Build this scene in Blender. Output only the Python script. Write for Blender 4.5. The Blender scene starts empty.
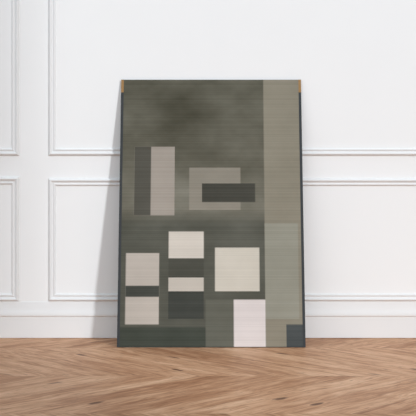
import bpy, bmesh, math, random
import numpy as np
from mathutils import Vector

random.seed(4)
SC = bpy.context.scene
COL = SC.collection

# ---------------------------------------------------------------- measures
S = 0.0039            # metres per photo pixel on the wall plane
F = 800.0             # focal length in pixels
HORIZON = 155.0
FLOOR_LINE = 338.0
D = F * S             # camera to wall
CAM_H = (FLOOR_LINE - HORIZON) * S


def X(px):
    return (px - 208.0) * S


def Z(py):
    return (FLOOR_LINE - py) * S


def lin(c):
    out = []
    for v in c:
        v = v / 255.0
        out.append(v / 12.92 if v <= 0.04045 else ((v + 0.055) / 1.055) ** 2.4)
    return (out[0], out[1], out[2], 1.0)


# ---------------------------------------------------------------- helpers
def obj(name, bm, mat, parent=None, smooth=False):
    me = bpy.data.meshes.new(name)
    bmesh.ops.recalc_face_normals(bm, faces=bm.faces)
    bm.to_mesh(me)
    bm.free()
    me.materials.append(mat)
    if smooth:
        for p in me.polygons:
            p.use_smooth = True
    o = bpy.data.objects.new(name, me)
    COL.objects.link(o)
    if parent:
        o.parent = parent
    return o


def struct(name, bm, mat, smooth=False):
    o = obj(name, bm, mat, None, smooth)
    o['kind'] = 'structure'
    return o


def box(bm, x0, x1, y0, y1, z0, z1, bevel=0.0):
    r = bmesh.ops.create_cube(bm, size=1.0)
    for v in r['verts']:
        v.co.x = x0 + (v.co.x + 0.5) * (x1 - x0)
        v.co.y = y0 + (v.co.y + 0.5) * (y1 - y0)
        v.co.z = z0 + (v.co.z + 0.5) * (z1 - z0)
    if bevel > 0:
        es = list({e for v in r['verts'] for e in v.link_edges})
        bmesh.ops.bevel(bm, geom=es, offset=bevel, segments=2, affect='EDGES', profile=0.5)


class NT:
    """small node-tree writer"""
    def __init__(self, name):
        self.m = bpy.data.materials.new(name)
        self.m.use_nodes = True
        self.t = self.m.node_tree
        self.bsdf = self.t.nodes['Principled BSDF']

    def n(self, kind, **kw):
        nd = self.t.nodes.new(kind)
        for k, v in kw.items():
            setattr(nd, k, v)
        return nd

    def put(self, sock, v):
        if isinstance(v, bpy.types.NodeSocket):
            self.t.links.new(v, sock)
        else:
            sock.default_value = v

    def math(self, op, a, b=0.0, c=0.0):
        nd = self.n('ShaderNodeMath', operation=op)
        self.put(nd.inputs[0], a)
        self.put(nd.inputs[1], b)
        self.put(nd.inputs[2], c)
        return nd.outputs[0]

    def ramp(self, fac, stops):
        nd = self.n('ShaderNodeValToRGB')
        el = nd.color_ramp.elements
        while len(el) < len(stops):
            el.new(0.5)
        for e, (p, c) in zip(el, stops):
            e.position = p
            e.color = c
        self.put(nd.inputs[0], fac)
        return nd.outputs[0]

    def xyz(self, x, y, z):
        nd = self.n('ShaderNodeCombineXYZ')
        for i, v in enumerate((x, y, z)):
            self.put(nd.inputs[i], v)
        return nd.outputs[0]

    def noise(self, vec, scale, detail=3.0, rough=0.55, dist=0.0):
        nd = self.n('ShaderNodeTexNoise')
        self.put(nd.inputs['Vector'], vec)
        nd.inputs['Scale'].default_value = scale
        nd.inputs['Detail'].default_value = detail
        nd.inputs['Roughness'].default_value = rough
        nd.inputs['Distortion'].default_value = dist
        return nd.outputs['Fac']

    def mix(self, fac, a, b, mode='MIX'):
        nd = self.n('ShaderNodeMix', data_type='RGBA', blend_type=mode)
        self.put(nd.inputs[0], fac)
        self.put(nd.inputs[6], a)
        self.put(nd.inputs[7], b)
        return nd.outputs[2]


def plain(name, rgb, rough, var=0.03, scale=40.0, spec=0.3):
    k = NT(name)
    co = k.n('ShaderNodeTexCoord').outputs['Object']
    f = k.noise(co, scale)
    c = lin(rgb)
    lo = tuple(v * (1 - var) for v in c[:3]) + (1.0,)
    hi = tuple(min(1.0, v * (1 + var)) for v in c[:3]) + (1.0,)
    k.put(k.bsdf.inputs['Base Color'], k.ramp(f, [(0.3, lo), (0.7, hi)]))
    k.bsdf.inputs['Roughness'].default_value = rough
    k.bsdf.inputs['Specular IOR Level'].default_value = spec
    return k.m


WALL_PAINT = plain('white_wall_paint', (243, 243, 243), 0.6, 0.004, 6.0, 0.2)
TRIM_PAINT = plain('white_trim_paint', (234, 234, 234), 0.5, 0.004, 8.0, 0.25)


# ---------------------------------------------------------------- oak floor
BAND0 = 0.162         # first chevron seam, metres out from the wall
BAND = 0.375          # width of one chevron row
SLOPE = 0.70
PITCH = 0.24          # plank spacing along the wall
PHASE = -0.026


def oak():
    k = NT('chevron_oak_floor')
    co = k.n('ShaderNodeTexCoord').outputs['Object']
    sp = k.n('ShaderNodeSeparateXYZ')
    k.put(sp.inputs[0], co)
    x = sp.outputs[0]
    v = k.math('MULTIPLY', sp.outputs[1], -1.0)          # distance out from the wall
    w = k.math('DIVIDE', k.math('SUBTRACT', v, BAND0), BAND)
    row = k.math('FLOOR', w)
    tri = k.math('MULTIPLY', k.math('PINGPONG', w, 1.0), BAND)
    # zigzag coordinate: constant along each plank edge
    u = k.math('SUBTRACT', x, k.math('DIVIDE', tri, SLOPE))
    u = k.math('SUBTRACT', u, PHASE - BAND / SLOPE)
    un = k.math('DIVIDE', u, PITCH)
    idx = k.math('FLOOR', un)
    fr = k.math('FRACT', un)
    wn = k.n('ShaderNodeTexWhiteNoise', noise_dimensions='3D')
    k.put(wn.inputs[0], k.xyz(idx, row, 3.7))
    rnd = wn.outputs['Value']
    wn2 = k.n('ShaderNodeTexWhiteNoise', noise_dimensions='3D')
    k.put(wn2.inputs[0], k.xyz(row, idx, 11.3))
    rnd2 = wn2.outputs['Value']
    ang = math.atan(SLOPE)
    across = k.math('MULTIPLY', u, math.sin(ang))
    along = k.math('DIVIDE', tri, math.sin(ang))
    ra = k.math('MULTIPLY', rnd, 37.0)
    al = k.math('ADD', along, ra)
    rb = k.math('MULTIPLY', rnd2, 19.0)
    # slow wander of the grain, cathedral figure, fine fibre, flecks
    wob = k.noise(k.xyz(k.math('MULTIPLY', al, 4.0), k.math('MULTIPLY', across, 9.0), rb), 1.0, 2.0)
    wand = k.math('MULTIPLY', k.math('SUBTRACT', wob, 0.5), 0.05)
    ac = k.math('ADD', across, wand)
    broad = k.noise(k.xyz(k.math('MULTIPLY', al, 1.6), k.math('MULTIPLY', ac, 15.0), rb), 1.0, 2.0)
    fibre = k.noise(k.xyz(k.math('MULTIPLY', al, 7.0), k.math('MULTIPLY', ac, 125.0), rb), 1.0, 4.0, 0.62)
    fleck = k.noise(k.xyz(k.math('MULTIPLY', al, 26.0), k.math('MULTIPLY', ac, 190.0), ra), 1.0, 2.0)
    ring = k.math('SINE', k.math('MULTIPLY', k.math('ADD', broad, k.math('MULTIPLY', wob, 0.5)), 42.0))
    tone = k.math('ADD', k.math('MULTIPLY', broad, 0.40), k.math('MULTIPLY', fibre, 0.42))
    blot = k.noise(k.xyz(k.math('MULTIPLY', al, 11.0), k.math('MULTIPLY', ac, 34.0), ra), 1.0, 3.0, 0.6, 0.6)
    tone = k.math('ADD', tone, k.math('MULTIPLY', k.math('SUBTRACT', blot, 0.5), 0.22))
    tone = k.math('ADD', tone, 0.085)
    tone = k.math('ADD', tone, k.math('MULTIPLY', k.math('SUBTRACT', rnd, 0.5), 0.11))
    tone = k.math('ADD', tone, k.math('MULTIPLY', ring, 0.035))
    colr = k.ramp(tone, [(0.26, lin(OAK[0])), (0.42, lin(OAK[1])), (0.53, lin(OAK[2])), (0.68, lin(OAK[3]))])
    fl = k.math('MULTIPLY', k.math('SMOOTH_MIN', k.math('MAXIMUM', k.math('SUBTRACT', fleck, 0.57), 0.0), 0.2, 0.02), 3.4)
    colr = k.mix(fl, colr, lin((112, 74, 50)))
    # knots
    vo = k.n('ShaderNodeTexVoronoi', feature='F1', distance='EUCLIDEAN', voronoi_dimensions='2D')
    k.put(vo.inputs['Vector'], k.xyz(k.math('MULTIPLY', al, 4.0), k.math('MULTIPLY', ac, 12.0), 0.0))
    vo.inputs['Scale'].default_value = 1.0
    cs = k.n('ShaderNodeSeparateColor')
    k.put(cs.inputs[0], vo.outputs['Color'])
    gate = k.math('MULTIPLY', k.math('MAXIMUM', k.math('SUBTRACT', cs.outputs[0], 0.55), 0.0), 4.0)
    kn = k.math('SUBTRACT', 1.0, k.math('MULTIPLY', vo.outputs['Distance'], 8.5))
    kn = k.math('MULTIPLY', k.math('MULTIPLY', k.math('MAXIMUM', kn, 0.0), gate), 1.3)
    kn = k.math('MINIMUM', kn, 0.8)
    colr = k.mix(kn, colr, lin((78, 46, 30)))
    # joints between planks and rows
    e1 = k.math('MINIMUM', fr, k.math('SUBTRACT', 1.0, fr))
    e1 = k.math('MULTIPLY', e1, PITCH * math.sin(ang))
    rf = k.math('FRACT', w)
    e2 = k.math('MULTIPLY', k.math('MINIMUM', rf, k.math('SUBTRACT', 1.0, rf)), BAND)
    e = k.math('MINIMUM', e1, k.math('ADD', e2, 0.0004))
    jt = k.math('SUBTRACT', 1.0, k.math('DIVIDE', e, 0.0016))
    jt = k.math('MULTIPLY', k.math('MAXIMUM', jt, 0.0), 0.55)
    colr = k.mix(jt, colr, lin((95, 62, 42)))
    k.put(k.bsdf.inputs['Base Color'], colr)
    k.bsdf.inputs['Roughness'].default_value = 0.55
    k.bsdf.inputs['Specular IOR Level'].default_value = 0.25
    bp = k.n('ShaderNodeBump')
    bp.inputs['Strength'].default_value = 0.08
    bp.inputs['Distance'].default_value = 0.002
    k.put(bp.inputs['Height'], k.math('SUBTRACT', fibre, jt))
    k.put(k.bsdf.inputs['Normal'], bp.outputs[0])
    return k.m


OAK = [(138, 93, 63), (177, 130, 97), (204, 159, 125), (229, 189, 156)]
XL, XR = -2.6, 2.6
bm = bmesh.new()
box(bm, XL, XR, -7.0, 0.0, -0.05, 0.0)
struct('floor', bm, oak())

bm = bmesh.new()
box(bm, XL, XR + 0.12, 0.0, 0.12, -0.05, 4.2)
struct('wall_back', bm, WALL_PAINT)

# added unseen right-hand wall; its opening trims the sunlight, dimming the back wall's left
GAP_Y0, GAP_Y1, GAP_Z0, GAP_Z1 = -4.23, -0.9, 0.45, 3.9
bm = bmesh.new()
for y0, y1, z0, z1 in ((-7.0, GAP_Y0, 0, 4.2), (GAP_Y1, 0, 0, 4.2), (GAP_Y0, GAP_Y1, 0, GAP_Z0), (GAP_Y0, GAP_Y1, GAP_Z1, 4.2)):
    box(bm, XR, XR + 0.12, y0, y1, z0, z1)
struct('added_wall_right', bm, WALL_PAINT)

# ---------------------------------------------------------------- panel mouldings
# profile: (inset from the outer edge, height off the wall), in photo pixels
PROFILE = [(0.0, 0.0), (0.25, 0.7), (0.9, 1.7), (1.7, 2.6), (2.3, 2.75), (3.0, 2.2),
           (3.8, 1.35), (4.5, 0.95), (5.1, 1.0), (5.6, 1.5), (6.2, 1.85), (6.8, 1.6), (7.3, 0.8), (7.6, 0.0)]


def moulding(name, x0, x1, z0, z1):
    bm = bmesh.new()
    rings = []
    for t, h in PROFILE:
        t *= S
        h *= S
        rings.append([bm.verts.new((cx, -h, cz)) for cx, cz in
                      ((x0 + t, z0 + t), (x1 - t, z0 + t), (x1 - t, z1 - t), (x0 + t, z1 - t))])
    for a, b in zip(rings, rings[1:] + rings[:1]):
        for i in range(4):
            j = (i + 1) % 4
            bm.faces.new((a[i], a[j], b[j], b[i]))
    return struct(name, bm, TRIM_PAINT)


LOWER = (301.3, 177.8)
UPPER = (155.9, -210.0)
mn = 1
for px0, px1, dy in ((-400, 19.4, -1.0), (48.5, 470, 0.4), (498, 860, 0.4)):
    moulding('trim_%d' % mn, X(px0), X(px1), Z(LOWER[0]), Z(LOWER[1] + dy)); mn += 1
    moulding('trim_%d' % mn, X(px0), X(px1), Z(UPPER[0]), Z(UPPER[1])); mn += 1

# ---------------------------------------------------------------- baseboard: plain face under a rounded cap
BASE = [(0.5, 0.0), (0.5, 1.4), (20.9, 1.4), (21.5, 1.3), (21.9, 1.7), (22.3, 2.4), (22.8, 2.6), (24.6, 2.5),
        (26.4, 2.1), (28.0, 1.6), (30.0, 1.2), (36.0, 0.4), (36.4, 0.0)]
bm = bmesh.new()
rows = []
for xx in (XL, XR):
    rows.append([bm.verts.new((xx, -h * S, z * S)) for z, h in BASE])
for i in range(len(BASE)):
    j = (i + 1) % len(BASE)
    bm.faces.new((rows[0][i], rows[0][j], rows[1][j], rows[1][i]))
bm.faces.new(rows[0])
bm.faces.new(list(reversed(rows[1])))
struct('baseboard_back', bm, TRIM_PAINT)

# ---------------------------------------------------------------- the leaning print
W = 179.2 * S
THICK = 0.006
RISE = 257.8 * S
RUN = 0.150
L = math.hypot(RISE, RUN)
TILT = math.atan2(RUN, RISE)

panel = bpy.data.objects.new('art_print', None)
COL.objects.link(panel)
panel.empty_display_size = 0.1
panel.location = (X(211.1), -RUN - 0.0003, 0.0006)
panel.rotation_euler = (-TILT, 0.0, 0.0)
panel['label'] = 'tall frameless grey abstract print leaning on the white panelled wall above oak floor'
panel['category'] = 'art print'

bm = bmesh.new()
box(bm, -W / 2, W / 2, -THICK, 0.0, 0.0, L, 0.0006)
obj('backing_board', bm, plain('slate_board', (54, 58, 61), 0.5), panel)

# the picture: a plain abstract of rectangles in greys, taupe and cream under a clouded field
NX, NY = 260, 380
rng = np.random.default_rng(7)


def fbm(nx, ny, cx, cy, octaves=5):
    out = np.zeros((ny, nx))
    amp = 1.0
    for _ in range(octaves):
        g = rng.random((cy + 2, cx + 2))
        yy = np.linspace(0, cy, ny)
        xx = np.linspace(0, cx, nx)
        yi = yy.astype(int); xi = xx.astype(int)
        fy = yy - yi; fx = xx - xi
        fy = (fy * fy * (3 - 2 * fy))[:, None]; fx = (fx * fx * (3 - 2 * fx))[None, :]
        a = g[yi][:, xi]; b = g[yi][:, xi + 1]; c = g[yi + 1][:, xi]; d = g[yi + 1][:, xi + 1]
        out += amp * ((a * (1 - fx) + b * fx) * (1 - fy) + (c * (1 - fx) + d * fx) * fy - 0.5)
        amp *= 0.55
        cx *= 2; cy *= 2
    return out


def picture():
    u = (np.arange(NX) + 0.5)[None, :] / NX * np.ones((NY, 1))
    v = (np.arange(NY) + 0.5)[:, None] / NY * np.ones((1, NX))
    img = np.zeros((NY, NX, 3))
    top = np.array((84, 82, 70.0)); mid = np.array((112, 109, 97.0)); low = np.array((88, 88, 79.0))
    t1 = np.clip(v / 0.5, 0, 1)[..., None]
    img[:] = top * (1 - t1) + mid * t1
    t2 = np.clip((v - 0.50) / 0.06, 0, 1)[..., None]
    img = img * (1 - t2) + low * t2
    img += (fbm(NX, NY, 3, 7) * 28)[..., None] * (1 - 0.5 * t2)
    for u0, v0, u1, v1, c in PICTURE:
        m = (np.clip((u - u0) * NX + 0.5, 0, 1) * np.clip((u1 - u) * NX + 0.5, 0, 1)
             * np.clip((v - v0) * NY + 0.5, 0, 1) * np.clip((v1 - v) * NY + 0.5, 0, 1))[..., None]
        img = img * (1 - m) + np.array(c, float) * m
    img += (fbm(NX, NY, 5, 8) * 7)[..., None]
    img += (rng.random((NY, 1)) - 0.5)[..., None] * 8          # fine printed lines
    return np.clip(img, 4, 250)


PICTURE = [
    (0.79, 0.00, 1.00, 1.00, (138, 132, 117)),
    (0.79, 0.55, 0.97, 0.90, (146, 144, 131)),
    (0.08, 0.26, 0.30, 0.52, (160, 151, 141)),
    (0.08, 0.26, 0.17, 0.52, (84, 82, 74)),
    (0.38, 0.34, 0.66, 0.50, (142, 136, 124)),
    (0.45, 0.40, 0.74, 0.47, (72, 71, 64)),
    (0.04, 0.66, 0.22, 0.92, (186, 177, 167)),
    (0.04, 0.78, 0.22, 0.82, (70, 72, 66)),
    (0.27, 0.58, 0.46, 0.68, (206, 198, 187)),
    (0.27, 0.68, 0.46, 0.75, (78, 78, 70)),
    (0.27, 0.75, 0.46, 0.80, (196, 188, 177)),
    (0.27, 0.80, 0.46, 0.90, (66, 68, 63)),
    (0.52, 0.64, 0.76, 0.80, (203, 196, 183)),
    (0.47, 0.83, 0.62, 1.00, (98, 98, 88)),
    (0.62, 0.83, 0.79, 1.00, (216, 207, 204)),
    (0.00, 0.93, 0.47, 1.00, (66, 70, 62)),
    (0.90, 0.92, 1.00, 1.00, (76, 80, 80)),
]
img = picture()
STRIP = 0.0098
pw0, pw1 = -W / 2 + 0.0004, W / 2 - 0.0004
pz0, pz1 = 0.0015, L - 0.0004
me = bpy.data.meshes.new('print')
xs = np.linspace(pw0, pw1, NX + 1)
zs = np.linspace(pz1, pz0, NY + 1)
gx, gz = np.meshgrid(xs, zs)
vv = np.stack([gx.ravel(), np.full(gx.size, -THICK - 0.0003), gz.ravel()], 1)
ii = np.arange((NX + 1) * (NY + 1)).reshape(NY + 1, NX + 1)
ff = np.stack([ii[:-1, :-1], ii[1:, :-1], ii[1:, 1:], ii[:-1, 1:]], -1).reshape(-1, 4)
me.from_pydata(vv.tolist(), [], ff.tolist())
at = me.color_attributes.new('ink', 'FLOAT_COLOR', 'CORNER')
c = img.reshape(-1, 3) / 255.0
c = np.where(c <= 0.04045, c / 12.92, ((c + 0.055) / 1.055) ** 2.4)
cc = np.concatenate([np.repeat(c, 4, 0), np.ones((c.shape[0] * 4, 1))], 1).astype(np.float32)
at.data.foreach_set('color', cc.ravel())
k = NT('sepia_print')
ca = k.n('ShaderNodeVertexColor', layer_name='ink')
k.put(k.bsdf.inputs['Base Color'], ca.outputs[0])
k.bsdf.inputs['Roughness'].default_value = 0.7
k.bsdf.inputs['Specular IOR Level'].default_value = 0.1
me.materials.append(k.m)
pr = bpy.data.objects.new('print', me)
COL.objects.link(pr)
pr.parent = panel
pr['label'] = 'plain abstract picture of grey, taupe and cream rectangles'

SLATE = plain('slate_edge', (60, 63, 65), 0.6, 0.06, 60.0, 0.2)
TAN = plain('tan_edge', (156, 122, 80), 0.6, 0.08, 120.0, 0.2)
TAB = 13.0 * S
for s in (-1, 1):
    a, b = sorted((s * (W / 2 + 0.0002), s * (W / 2 - STRIP)))
    bm = bmesh.new()
    box(bm, a, b, -THICK - 0.0008, -THICK - 0.0001, 0.0002, L - TAB)
    e = obj('edge_strip', bm, SLATE, panel)
    e['label'] = 'dark slate strip down the side edge'
    bm = bmesh.new()
    box(bm, a, b, -THICK - 0.0008, -THICK - 0.0001, L - TAB, L)
    e = obj('corner_tab', bm, TAN, panel)
    e['label'] = 'short tan strip at the top corner'

# ---------------------------------------------------------------- light
FILL_DIR = (-0.42, -0.80, 0.50)
FILL = 1.13
SUN = 1.70
SUN_X, SUN_Z = 0.84, 0.50
wd = bpy.data.worlds.new('room_light')
SC.world = wd
wd.use_nodes = True
bg = wd.node_tree.nodes['Background']
# soft daylight of the rest of the room: brightest from the open front, left and above
wt = wd.node_tree
wtc = wt.nodes.new('ShaderNodeTexCoord')
dot = wt.nodes.new('ShaderNodeVectorMath')
dot.operation = 'DOT_PRODUCT'
dot.inputs[1].default_value = Vector(FILL_DIR).normalized()
wrp = wt.nodes.new('ShaderNodeValToRGB')
wt.links.new(wtc.outputs['Generated'], dot.inputs[0])
wt.links.new(dot.outputs['Value'], wrp.inputs[0])
wrp.color_ramp.elements[0].position = 0.15
wrp.color_ramp.elements[0].color = (0.10, 0.105, 0.11, 1.0)
wrp.color_ramp.elements[1].position = 1.0
wrp.color_ramp.elements[1].color = (0.925, 1.0, 1.06, 1.0)
wt.links.new(wrp.outputs[0], bg.inputs[0])
bg.inputs[1].default_value = FILL

la = bpy.data.lights.new('key_sun', 'SUN')  # sun from the right, trimmed by the opening in the added side wall
la.energy = SUN
la.angle = 0.085
la.color = (0.965, 1.0, 1.03)
so = bpy.data.objects.new('key_sun', la)
COL.objects.link(so)
so.location = (6.0, -7.0, 4.0)
so.rotation_euler = Vector((-SUN_X, 1.0, -SUN_Z)).to_track_quat('-Z', 'Y').to_euler()

# ---------------------------------------------------------------- camera
cam = bpy.data.cameras.new('camera')
cam.sensor_fit = 'HORIZONTAL'
cam.sensor_width = 36.0
cam.lens = F / 416.0 * 36.0
cam.shift_y = -(208.0 - HORIZON) / 416.0
co = bpy.data.objects.new('camera', cam)
COL.objects.link(co)
co.location = (0.0, -D, CAM_H)
co.rotation_euler = (math.pi / 2, 0, 0)
SC.camera = co

SC.view_settings.view_transform = 'Standard'
SC.view_settings.look = 'None'
SC.view_settings.gamma = 1.0
SC.view_settings.use_curve_mapping = False
SC.view_settings.exposure = 0.0
